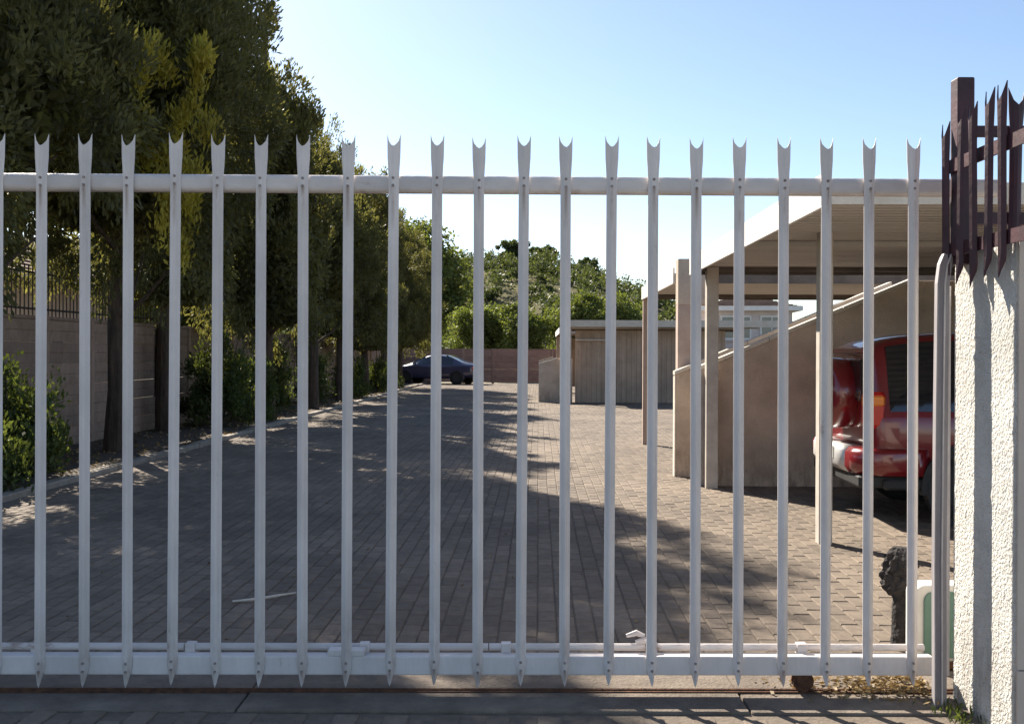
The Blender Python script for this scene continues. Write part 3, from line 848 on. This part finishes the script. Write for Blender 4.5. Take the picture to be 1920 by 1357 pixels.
place('sun_tinted_bough', quadmesh('sun_tinted_bough', leaf_quads(np.concatenate(Ps), np.concatenate(As), np.concatenate(Ls), np.concatenate(Ws), rg2), M['sunlit_leaf']), tA)['label'] = 'yellow green bough with sunlight in its leaf colour'

def broadleaf(label, loc, H, Rd, zc, seed, m, nclump=110, per=130, leaf=(0.16, 0.10), r0=0.12, squash=0.8, cat='tree', name='leafy_tree', group=None, cs=(0.45, 0.5)):
    rng = np.random.default_rng(seed); pr = random.Random(seed)
    t = empty(name, loc); tag(t, label, cat, group)
    tm = MB()
    pts = trunk(tm, (0,0,-0.05), (pr.uniform(-.3,.3), pr.uniform(-.3,.3), zc), r0, r0*0.5, 0.06, pr)
    to = tm.build('trunk', M['bark'], t)
    for k in range(8):
        a = pr.uniform(0, 6.28); q = pts[-1-(k % 3)]; tm = MB()
        tm.tube([q, q+Vector((math.cos(a)*Rd*0.35, math.sin(a)*Rd*0.35, (H-zc)*0.3)), q+Vector((math.cos(a)*Rd*0.75, math.sin(a)*Rd*0.75, (H-zc)*0.55))], [r0*0.45, r0*0.28, r0*0.1], 6)
        tm.build('limb', M['bark'], to)
    hz = (H-zc*0.55)/2; cz = zc*0.55+hz
    b = ball(nclump, rng, 0.35)
    # keep some clumps away so the outline has bays
    az = np.arctan2(b[:,1], b[:,0])
    f = 1 + 0.18*np.sin(3*az+seed)+0.14*np.sin(4*b[:,2]*2+seed)
    C = b*np.array([Rd, Rd, hz])*f[:,None]*0.85 + np.array([0,0,cz])
    Ps=[]; As=[]; n_all=0
    for k in range(nclump):
        n = int(per*(0.5+rng.random())); s = (cs[0]+cs[1]*rng.random())*Rd/2.2
        q = ball(n, rng, 0.3)
        Ps.append(q*np.array([s,s,s*squash])+C[k]); As.append(q+rng.normal(size=(n,3))*0.7+np.array([0,0,-0.2])); n_all += n
    L = leaf[0]*(0.7+0.6*rng.random(n_all)); W = leaf[1]*(0.7+0.6*rng.random(n_all))
    V = leaf_quads(np.concatenate(Ps), np.concatenate(As), L, W, rng)
    place('crown', quadmesh('crown', V, m), t)
    return t

# beyond the far wall
broadleaf('large olive green tree behind the dark car', (-7.0, 75, 0), 12.2, 4.3, 3.0, 41, M['leafA'], 190, 180, (0.33, 0.19), 0.25)
broadleaf('olive tree leaning over the far left corner', (-10.6, 70, 0), 12.0, 3.8, 3.0, 42, M['leafA'], 150, 160, (0.32, 0.18), 0.22)
broadleaf('round fresh green tree over the far wall, right of the dark car', (-1.6, 57, 0), 4.6, 2.0, 1.6, 43, M['leafB'], 110, 230, (0.16, 0.09), 0.14)
broadleaf('small green tree left of the far carports', (0.6, 55, 0), 4.2, 1.7, 1.6, 44, M['leafB'], 100, 230, (0.16, 0.09), 0.14)
broadleaf('bright green tree rising behind the far carport roof', (3.7, 56, 0), 4.9, 2.1, 1.6, 45, M['leafB'], 120, 230, (0.16, 0.09), 0.14)
broadleaf('wide green tree behind the carports right of its brighter neighbour', (6.6, 58, 0), 4.8, 2.0, 1.6, 46, M['leafB'], 110, 230, (0.16, 0.09), 0.14)
broadleaf('dark tree beyond the left wall behind conifers', (-10.5, 34, 0), 6.0, 3.2, 1.8, 47, M['leafA'], 130, 160, (0.22, 0.14), 0.18)
broadleaf('dense tree beyond the left wall between house and conifers', (-10.2, 32.5, 0), 4.8, 2.4, 1.6, 48, M['leafA'], 110, 160, (0.2, 0.13), 0.18)

def shrub(label, u, v, H, Rd, seed, per=150, ncl=34, leaf=(0.085, 0.036)):
    x, y, _ = uv(u, v)
    rng = np.random.default_rng(seed); pr = random.Random(seed)
    t = empty('shrub', (x, y, 0.02)); tag(t, label, 'shrub', 'shrubs in the bed under the conifers')
    for k in range(9):
        a = pr.uniform(0, 6.28); sm = MB()
        sm.tube([(0.05*math.cos(a),0.05*math.sin(a),-0.04),(Rd*0.3*math.cos(a),Rd*0.3*math.sin(a),H*0.45),(Rd*0.65*math.cos(a),Rd*0.65*math.sin(a),H*0.85)], [0.018,0.012,0.005], 5)
        sm.build('stem', M['bark'], t)
    b = ball(ncl, rng, 0.4); b[:,2] = np.abs(b[:,2])*1.0
    C = b*np.array([Rd*0.85, Rd*0.85, H*0.82]) + np.array([0,0,H*0.12])
    Ps=[]; As=[]; na=0
    for k in range(ncl):
        n = int(per*(0.5+rng.random())); q = ball(n, rng, 0.2); s = 0.16+0.16*rng.random()
        Ps.append(q*np.array([s,s,s*1.3])+C[k]); As.append(q*0.6+np.array([0,0,0.7])+rng.normal(size=(n,3))*0.4); na += n
    P = np.concatenate(Ps); P[:,2] = np.maximum(P[:,2], 0.03)
    V = leaf_quads(P, np.concatenate(As), leaf[0]*(0.7+0.7*rng.random(na)), leaf[1]*(0.7+0.7*rng.random(na)), rng)
    place('foliage', quadmesh('foliage', V, M['shrub']), t)
shrub('big dark shrub in the bed at the left edge', -6.2, 11.6, 1.45, 0.85, 61, ncl=60)
shrub('low shrub at the foot of the left edge bush', -5.9, 10.2, 0.9, 0.6, 62)
shrub('leafy yellow green shrub right of the twin trunks', -6.3, 19.6, 2.0, 0.85, 63, ncl=60)
shrub('second yellow green shrub with a low spreading crown', -6.0, 21.0, 1.3, 0.6, 64)
shrub('narrow shrub between the thin conifer trunks', -6.4, 24.0, 2.0, 0.6, 65, ncl=44)
shrub('pale shrub between the fifth and sixth conifers', -6.4, 28.0, 1.9, 0.7, 66, ncl=44)
shrub('shrub in the bed halfway down the drive', -6.0, 32.0, 1.3, 0.8, 67)
shrub('shrub in the bed near the dark car', -5.9, 36.5, 1.2, 0.8, 68)
shrub('last shrub of the bed against the far corner', -6.1, 40.5, 1.2, 0.8, 69)

# leaf litter: in the bed and by the gate pier
rng = np.random.default_rng(77)
def litter(name, label, P, size):
    n = len(P); A = rng.normal(size=(n,3)); A[:,2] *= 0.25
    V = leaf_quads(P, A, size*(0.6+0.8*rng.random(n)), size*0.45*(0.6+0.8*rng.random(n)), rng)
    o = place(name, quadmesh(name, V, M['dryleaf'])); o['kind'] = 'stuff'; o['label'] = label; o['category'] = 'leaves'
n = 2600
u = -5.35 - 1.8*rng.random(n); v = 6 + 36*rng.random(n)
x = u*math.cos(YAW)-v*math.sin(YAW); y = v*math.cos(YAW)+u*math.sin(YAW)
litter('leaf_litter', 'dry leaves lying in the planting bed under conifers', np.stack([x, y, np.full(n, 0.05)+0.01*rng.random(n)], 1), 0.07)
n = 620
x = 1.85 - np.abs(rng.normal(size=n))*0.26; y = 4.50 + rng.normal(size=n)*0.085
k = x > 0.9; x = x[k]; y = y[k]
litter('leaf_litter', 'dry yellow leaves heaped on the threshold by the pier', np.stack([x, y, 0.012+0.035*rng.random(len(x))*np.clip((x-1.2)/0.6, 0.1, 1)], 1), 0.032)
n = 160
x = -4.5+6.2*rng.random(n); y = 4.75+6*rng.random(n)**1.5
litter('leaf_litter', 'scattered small dry leaves on the driveway pavers', np.stack([x, y, 0.006+0.006*rng.random(n)], 1), 0.03)

# weeds at the foot of the pier and along the threshold
n = 260
x = np.concatenate([1.86+0.05*rng.normal(size=n//2), 1.0+0.9*rng.random(n-n//2)]); y = np.concatenate([4.16+0.08*rng.normal(size=n//2), 4.745+0.012*rng.normal(size=n-n//2)])
ln = 0.02+0.035*rng.random(n)
A_ = rng.normal(size=(n,3))*0.45; A_[:,2] = 1
o = place('weeds', quadmesh('weeds', leaf_quads(np.stack([x, y, ln*0.45], 1), A_, ln, 0.006+0.004*rng.random(n), rng), M['shrub']))
o['kind'] = 'stuff'; o['label'] = 'thin green weeds at the foot of the white pier'; o['category'] = 'weeds'

# ------------------------------------------------------------------ hill
def hz(x, y):
    ridge = (18.6 - 0.30*(x-4) if x > 4 else 18.6 + 0.05*(4-x)) + 0.8*math.sin(x*0.13)
    ridge = max(4.0, ridge)
    t = min(1, max(0, (y-85)/(200-85)))
    s = t*t*(3-2*t)
    back = 1 if y < 200 else max(0.0, 1-(y-200)/160)
    return -0.4 + ridge*s*back + 0.5*mnoise.noise(Vector((x*0.05, y*0.05, 0)))*s
HX = np.linspace(-160, 160, 81); HY = np.linspace(84, 340, 65)
V = [(x, y, hz(x, y)) for y in HY for x in HX]
nx = len(HX)
F = [(j*nx+i, j*nx+i+1, (j+1)*nx+i+1, (j+1)*nx+i) for j in range(len(HY)-1) for i in range(nx-1)]
me = bpy.data.meshes.new('hill'); me.from_pydata(V, [], F); me.materials.append(M['hill'])
me.polygons.foreach_set('use_smooth', [True]*len(F)); me.update()
struct(place('hill', me))
# the bush that covers it
Ps=[]; As=[]; Ls=[]
rh = random.Random(9); cntT = 0
while cntT < 1150:
    y = 95 + 130*rh.random()**0.8; x = rh.uniform(-0.42, 0.42)*y
    # open dry grass patch
    if mnoise.noise(Vector((x*0.045+3.1, y*0.03+1.7, 0))) > 0.18 and y < 190: continue
    cntT += 1
    s = rh.uniform(1.0, 2.3)*(1.0 if y < 185 else 1.15); zc = hz(x, y)+s*0.75
    n = int(150+110*rh.random()); 
    sub = 6
    cc = ball(sub, rng, 0.3)*np.array([s*0.9, s*0.9, s*0.65])
    q = ball(n, rng, 0.35)*s*0.55 + cc[rng.integers(0, sub, n)]
    Ps.append(q+np.array([x, y, zc])); As.append(q+rng.normal(size=(n,3))*0.8); Ls.append(np.full(n, 0.46)*(0.6+0.7*rng.random(n)))
L = np.concatenate(Ls)
o = place('hillside_bush', quadmesh('hillside_bush', leaf_quads(np.concatenate(Ps), np.concatenate(As), L, L*0.62, rng), M['leafC']))
o['kind'] = 'stuff'; o['label'] = 'dense green bush covering the far hillside'; o['category'] = 'bush'
for k, (x, y, H, Rd, lab) in enumerate([(0.3, 192, 6.6, 3.4, 'dark broad tree on the crest of the far hill'),
                                        (6.2, 196, 6.2, 3.0, 'round dark tree just right of the crest tree on the hill'),
                                        (14.5, 190, 5.0, 2.8, 'low dark tree on the falling ridge of the hill')]):
    broadleaf(lab, (x, y, hz(x, y)-1.2), H, Rd, 1.6, 80+k, M['leafC'], 70, 90, (0.6, 0.38), 0.25, name='hill_tree', group='trees on the hill crest', cs=(0.35, 0.35))

# ------------------------------------------------------------------ cars
def car(label, name, loc, rz, paint, st, wheels, wr, hwmax, kind):
    c = empty(name, loc, rz); tag(c, label, 'car')
    rings = []
    for (x, zb, zl, zt, hb, ht) in st:
        half = [(0.0, zb), (hb*0.86, zb), (hb*0.965, zb+0.07), (hb, zb+(zl-zb)*0.45), (hb*0.99, zl-0.05), (hb*0.955, zl), 
                (hb*0.955+(ht-hb*0.955)*0.5, zl+(zt-zl)*0.5), (ht, zl+(zt-zl)*0.90), (ht*0.86, zt), (ht*0.45, zt+0.015), (0.0, zt+0.02)]
        rings.append([(x, y, z) for y, z in half] + [(x, -y, z) for y, z in half[-2:0:-1]])
    body = MB().loft(rings).build('body', paint, c, smooth=True)
    sb = body.modifiers.new('sub', 'SUBSURF'); sb.levels = 1; sb.render_levels = 2
    def at(x):
        for a, b in zip(st, st[1:]):
            if a[0] <= x <= b[0]:
                t = (x-a[0])/(b[0]-a[0]); return [p+(q-p)*t for p, q in zip(a, b)]
    # wheels
    for (wx, sy) in wheels:
        n = 28; m = MB(); y0 = sy*(hwmax-0.205); y1 = sy*(hwmax-0.005)
        prof = [(0.62*wr, 0.0), (0.93*wr, 0.0), (wr, 0.12), (wr, 0.88), (0.93*wr, 1.0), (0.62*wr, 1.0)]
        m.loft([[(wx+r*math.cos(t), y0+(y1-y0)*f, wr+r*math.sin(t)) for t in (2*math.pi*j/n for j in range(n))] for r, f in prof], cap=False)
        wh = m.build('wheel', M['tyre'], c, smooth=True)
        m = MB()
        yr = y0+(y1-y0)*0.8
        m.loft([[(wx+r*math.cos(t), yy, wr+r*math.sin(t)) for t in (2*math.pi*j/n for j in range(n))] for r, yy in ((0.63*wr, y0+(y1-y0)*0.95), (0.58*wr, yr), (0.05*wr, yr+0.01*sy))])
        rim = m.build('rim', M['blackplastic'], wh)
        for k in range(5):
            a = 2*math.pi*k/5; sp = MB()
            ca, sa = math.cos(a), math.sin(a)
            pts = [(-0.03, 0.04*wr), (0.03, 0.04*wr), (0.045, 0.6*wr), (-0.045, 0.6*wr)]
            sp.loft([[(wx+ca*r-sa*q, yy, wr+sa*r+ca*q) for q, r in pts] for yy in (yr+0.012*sy, yr+0.03*sy)])
            sp.build('spoke', M['rim'], wh)
        # dark arch lip, proud of the body
        m = MB(); inner = wr*1.08; outer = wr*1.22
        yy0, yy1 = sy*(hwmax-0.09), sy*(hwmax+0.012)
        ring0=[]; 
        K = 16
        for i in range(K+1):
            t = -0.15 + (math.pi+0.3)*i/K
            ring0.append([(wx+inner*math.cos(t), yy0, wr+inner*math.sin(t)), (wx+outer*math.cos(t), yy0, wr+outer*math.sin(t)),
                          (wx+outer*math.cos(t), yy1, wr+outer*math.sin(t)), (wx+inner*math.cos(t), yy1, wr+inner*math.sin(t))])
        m.loft(ring0).build('wheel_arch', M['blackplastic'] if kind == 'suv' else paint, c)
        md = MB().loft([[(wx+inner*math.cos(t), yy, wr+inner*math.sin(t)) for t in (2*math.pi*j/n for j in range(n))] for yy in (sy*(hwmax-0.10), sy*(hwmax-0.006))])
        md.build('wheel_well', M['blackplastic'], c)
    # side glass
    for sy in (-1, 1):
        for (a, b) in ([( -1.99,-1.02),(-0.96,-0.12),(-0.06,0.66)] if kind == 'suv' else [(-1.05,-0.22),(-0.14,0.62)]):
            m = MB(); rows = []
            for x in np.linspace(a, b, 5):
                s = at(x); q = []
                for f in ((0.03, 0.5, 0.90) if kind == 'suv' else (0.10, 0.5, 0.86)):
                    yb = s[4]*0.955; yt = s[5]
                    yv = (yb+(yt-yb)*f/0.9) + 0.008
                    q.append((x, sy*yv, s[2]+(s[3]-s[2])*f))
                rows.append(q + [(p[0], p[1]-sy*0.03, p[2]) for p in reversed(q)])
            m.loft(rows).build('side_window', M['glass'], c, smooth=False)
        m = MB(); s = at(0.75)
        m.tube([(0.75, sy*s[4]*0.94, s[2]), (0.78, sy*(s[4]+0.10), s[2]+0.05)], 0.02, 6)
        m.bevbox(0.70, 0.80, min(sy*(s[4]+0.05), sy*(s[4]+0.24)), max(sy*(s[4]+0.05), sy*(s[4]+0.24)), s[2]+0.0, s[2]+0.17, 0.03)
        m.build('mirror', paint, c)
        for x in (-0.85, 0.02):
            s = at(x)
            MB().bevbox(x, x+0.19, min(sy*s[4], sy*(s[4]+0.03)), max(sy*s[4], sy*(s[4]+0.03)), s[2]-0.14, s[2]-0.10, 0.01).build('door_handle', paint, c)
    return c, at

# --- red sport utility, rear towards the drive
suv_st = [(-2.16, 0.62, 1.02, 1.60, 0.74, 0.56), (-2.10, 0.52, 1.03, 1.70, 0.81, 0.62), (-1.85, 0.46, 1.04, 1.78, 0.855, 0.66), (-1.0, 0.42, 1.03, 1.82, 0.865, 0.67),
          (0.2, 0.40, 1.02, 1.80, 0.865, 0.67), (0.62, 0.40, 1.02, 1.70, 0.865, 0.66), (1.12, 0.40, 1.03, 1.14, 0.86, 0.70), (1.5, 0.40, 1.00, 1.07, 0.85, 0.68),
          (2.0, 0.42, 0.93, 1.00, 0.81, 0.62), (2.14, 0.50, 0.85, 0.90, 0.74, 0.55)]
suv, sat = car('red four wheel drive parked tail out under the carport', 'parked_car', (5.36, 9.52, 0), -0.05, M['redpaint'], suv_st,
          [(-1.32, -1), (-1.32, 1), (1.36, -1), (1.36, 1)], 0.35, 0.865, 'suv')
suv.scale = (1, 1, 0.94)
# rear bumper wrapping the corners; sun glare painted as a pale middle
def bumper(pts):
    rr = []
    for (y, x) in pts:
        rr.append([(x+0.03, y*0.99, 0.46), (x-0.012, y*1.005, 0.52), (x-0.01, y*1.005, 0.66), (x+0.03, y*0.99, 0.71), (x+0.16, y*0.9, 0.715), (x+0.16, y*0.9, 0.46)])
    return MB().loft(rr)
sub1 = lambda o: setattr(o.modifiers.new('sub', 'SUBSURF'), 'render_levels', 2) or o
rbm = bumper([(-0.56,-2.31),(-0.3,-2.325),(0,-2.33),(0.3,-2.325),(0.56,-2.31)]).build('rear_bumper', M['silver_and_glare'], suv, smooth=True)
for sg in (1, -1):
    bumper([(sg*0.564,-2.31),(sg*0.70,-2.285),(sg*0.80,-2.22),(sg*0.86,-2.12),(sg*0.882,-1.98),(sg*0.885,-1.76)]).build('bumper_corner', M['redpaint'], rbm, smooth=True)
MB().box(-2.26, -1.75, -0.80, 0.80, 0.34, 0.458, 0.02).build('under_valance', M['blackplastic'], suv)
MB().box(-2.06, 1.9, -0.86, -0.80, 0.33, 0.43, 0.02).build('side_sill', M['blackplastic'], suv)
MB().box(-2.06, 1.9, 0.80, 0.86, 0.33, 0.43, 0.02).build('side_sill', M['blackplastic'], suv)
# spare wheel cover
m = MB(); n = 32; cy, czz = -0.05, 1.20
m.loft([[(x, cy+r*math.cos(t), czz+r*math.sin(t)) for t in (2*math.pi*j/n for j in range(n))] for r, x in ((0.32,-2.12),(0.355,-2.16),(0.36,-2.30),(0.335,-2.36),(0.25,-2.385),(0.02,-2.395))])
sc_ = m.build('spare_wheel_cover', M['redpaint'], suv, smooth=True)
# rear window and lamps
MB().prism([(-2.175,1.16),(-2.13,1.56),(-2.10,1.56),(-2.12,1.16)], 'y', -0.50, 0.50)
m = MB().loft([[(-2.185,-0.60,1.14),(-2.185,0.60,1.14),(-2.12,0.60,1.14),(-2.12,-0.60,1.14)], [(-2.172,-0.50,1.54),(-2.172,0.50,1.54),(-2.10,0.50,1.54),(-2.10,-0.50,1.54)]])
m.build('rear_window', M['glass'], suv)
for sy in (-1, 1):
    a, b = sorted((sy*0.60, sy*0.79))
    tl = MB().bevbox(-2.19, -2.02, a, b, 0.90, 1.24, 0.03).build('tail_light', M['redlamp'], suv)
    a, b = sorted((sy*0.63, sy*0.797))
    MB().bevbox(-2.197, -2.03, a, b, 1.10, 1.21, 0.02).build('indicator', M['amberlamp'], tl)
MB().box(-2.345, -2.335, -0.26, 0.26, 0.56, 0.68, 0.002).build('number_plate', M['plate'], suv)
MB().box(-2.15, -2.10, -0.50, 0.50, 1.60, 1.66, 0.01).build('rear_spoiler', M['redpaint'], suv)
for sy in (-1, 1):
    a, b = sorted((sy*0.56, sy*0.80))
    MB().bevbox(2.02, 2.16, a, b, 0.70, 0.86, 0.03).build('headlight', M['glass'], suv)
MB().loft([[(1.13,-0.70,1.11),(1.13,0.70,1.11),(1.05,0.70,1.11),(1.05,-0.70,1.11)],[(0.66,-0.58,1.68),(0.66,0.58,1.68),(0.58,0.58,1.66),(0.58,-0.58,1.66)]]).build('windscreen', M['glass'], suv)

# --- dark blue sedan at the far end
sed_st = [(-2.1, 0.42, 0.80, 0.86, 0.66, 0.50), (-2.0, 0.32, 0.86, 0.96, 0.76, 0.58), (-1.45, 0.26, 0.88, 1.02, 0.82, 0.62), (-1.0, 0.24, 0.89, 1.24, 0.84, 0.58),
          (-0.5, 0.24, 0.89, 1.38, 0.84, 0.56), (0.1, 0.24, 0.89, 1.39, 0.84, 0.56), (0.55, 0.24, 0.89, 1.22, 0.84, 0.58), (1.05, 0.24, 0.87, 0.96, 0.83, 0.62),
          (1.6, 0.26, 0.80, 0.87, 0.81, 0.60), (2.0, 0.32, 0.70, 0.75, 0.74, 0.52), (2.1, 0.42, 0.62, 0.66, 0.64, 0.44)]
sed, _ = car('dark blue sedan parked across the far end of the drive', 'parked_car', (-3.55, 47.6, 0), math.pi-0.30, M['bluepaint'], sed_st,
          [(-1.28, -1), (-1.28, 1), (1.30, -1), (1.30, 1)], 0.31, 0.84, 'sedan')
MB().loft([[(1.03,-0.68,0.95),(1.03,0.68,0.95),(0.93,0.68,0.95),(0.93,-0.68,0.95)],[(0.46,-0.53,1.30),(0.46,0.53,1.30),(0.38,0.53,1.29),(0.38,-0.53,1.29)]]).build('windscreen', M['glass'], sed)
MB().loft([[(-1.42,-0.62,1.035),(-1.42,0.62,1.035),(-1.32,0.62,1.035),(-1.32,-0.62,1.035)],[(-0.72,-0.52,1.345),(-0.72,0.52,1.345),(-0.64,0.52,1.345),(-0.64,-0.52,1.345)]]).build('rear_window', M['glass'], sed)
for sy in (-1, 1):
    a, b = sorted((sy*0.45, sy*0.72))
    MB().bevbox(1.92, 2.06, a, b, 0.55, 0.68, 0.02).build('headlight', M['silver_and_glare'], sed)
    MB().bevbox(-2.07, -1.95, a, b, 0.68, 0.82, 0.02).build('tail_light', M['redlamp'], sed)
MB().bevbox(1.95, 2.14, -0.66, 0.66, 0.26, 0.44, 0.04).build('front_bumper', M['bluepaint'], sed)
MB().bevbox(-2.15, -1.95, -0.68, 0.68, 0.28, 0.48, 0.04).build('rear_bumper', M['bluepaint'], sed)

# ------------------------------------------------------------------ gate motor, stump, twig
gm = empty('gate_motor', (2.02, 4.80, 0.0))
tag(gm, 'green gate motor with white cover behind the gate end', 'motor')
def rounded(mb, x0, x1, y0, y1, z0, z1, r, n=6):
    prof = [(x0, z0), (x1, z0)] + [(x1-r+r*math.cos(t), z1-r+r*math.sin(t)) for t in np.linspace(0, math.pi/2, n)] + [(x0+r-r*math.cos(t), z1-r+r*math.sin(t)) for t in np.linspace(math.pi/2, 0, n)][0:]
    prof = [(x0, z0), (x1, z0)] + [(x1-r+r*math.cos(t), z1-r+r*math.sin(t)) for t in np.linspace(0, math.pi/2, n)] + [(x0+r-r*math.sin(t), z1-r+r*math.cos(t)) for t in np.linspace(0, math.pi/2, n)]
    mb.prism(prof, 'y', y0, y1)
    return mb
bevel(rounded(MB(), -0.085, 0.20, 0.0, 0.12, 0.03, 0.395, 0.05).build('cover', M['motorwhite'], gm), 0.008)
bevel(rounded(MB(), -0.045, 0.17, -0.012, 0.0, 0.05, 0.365, 0.045).build('front_plate', M['motorgreen'], gm), 0.004)
MB().box(-0.10, 0.22, -0.03, 0.14, 0.0, 0.029, 0.005).build('base_plate', M['rust'], gm)

st = empty('stump', (2.0, 5.12, 0.0))
tag(st, 'dark knobbly stump with wider head left of the gate motor', 'stump')
def lump(z0, z1, rad, seed, n=22, m_=16, amp=0.16, cx=0.0):
    mb = MB(); rings = []
    for i in range(m_+1):
        t = i/m_; z = z0+(z1-z0)*t
        r = rad(t); ring = []
        for j in range(n):
            a = 2*math.pi*j/n
            d = 1+amp*mnoise.noise(Vector((math.cos(a)*2.2+seed, math.sin(a)*2.2, z*14)))+amp*0.8*mnoise.noise(Vector((math.cos(a)*5+seed, math.sin(a)*5, z*40)))
            ring.append((cx+r*d*math.cos(a), r*d*math.sin(a), z))
        rings.append(ring)
    return mb.loft(rings)
lump(-0.02, 0.30, lambda t: 0.056-0.006*t, 1.0, amp=0.12).build('shaft', M['stump'], st)
lump(0.27, 0.515, lambda t: 0.083*math.sqrt(max(0.05, 1-(abs(t-0.42)/0.62)**3)), 5.0, amp=0.35, cx=-0.012).build('head', M['stump'], st)
tw = MB().tube([(-1.66,5.98,0.010),(-1.56,6.00,0.014),(-1.50,6.06,0.010),(-1.42,6.10,0.016),(-1.33,6.19,0.012)], [0.006,0.009,0.008,0.008,0.004], 6)
tag(tw.build('twig', M['twig']), 'pale bent twig lying on the shaded pavers', 'twig')
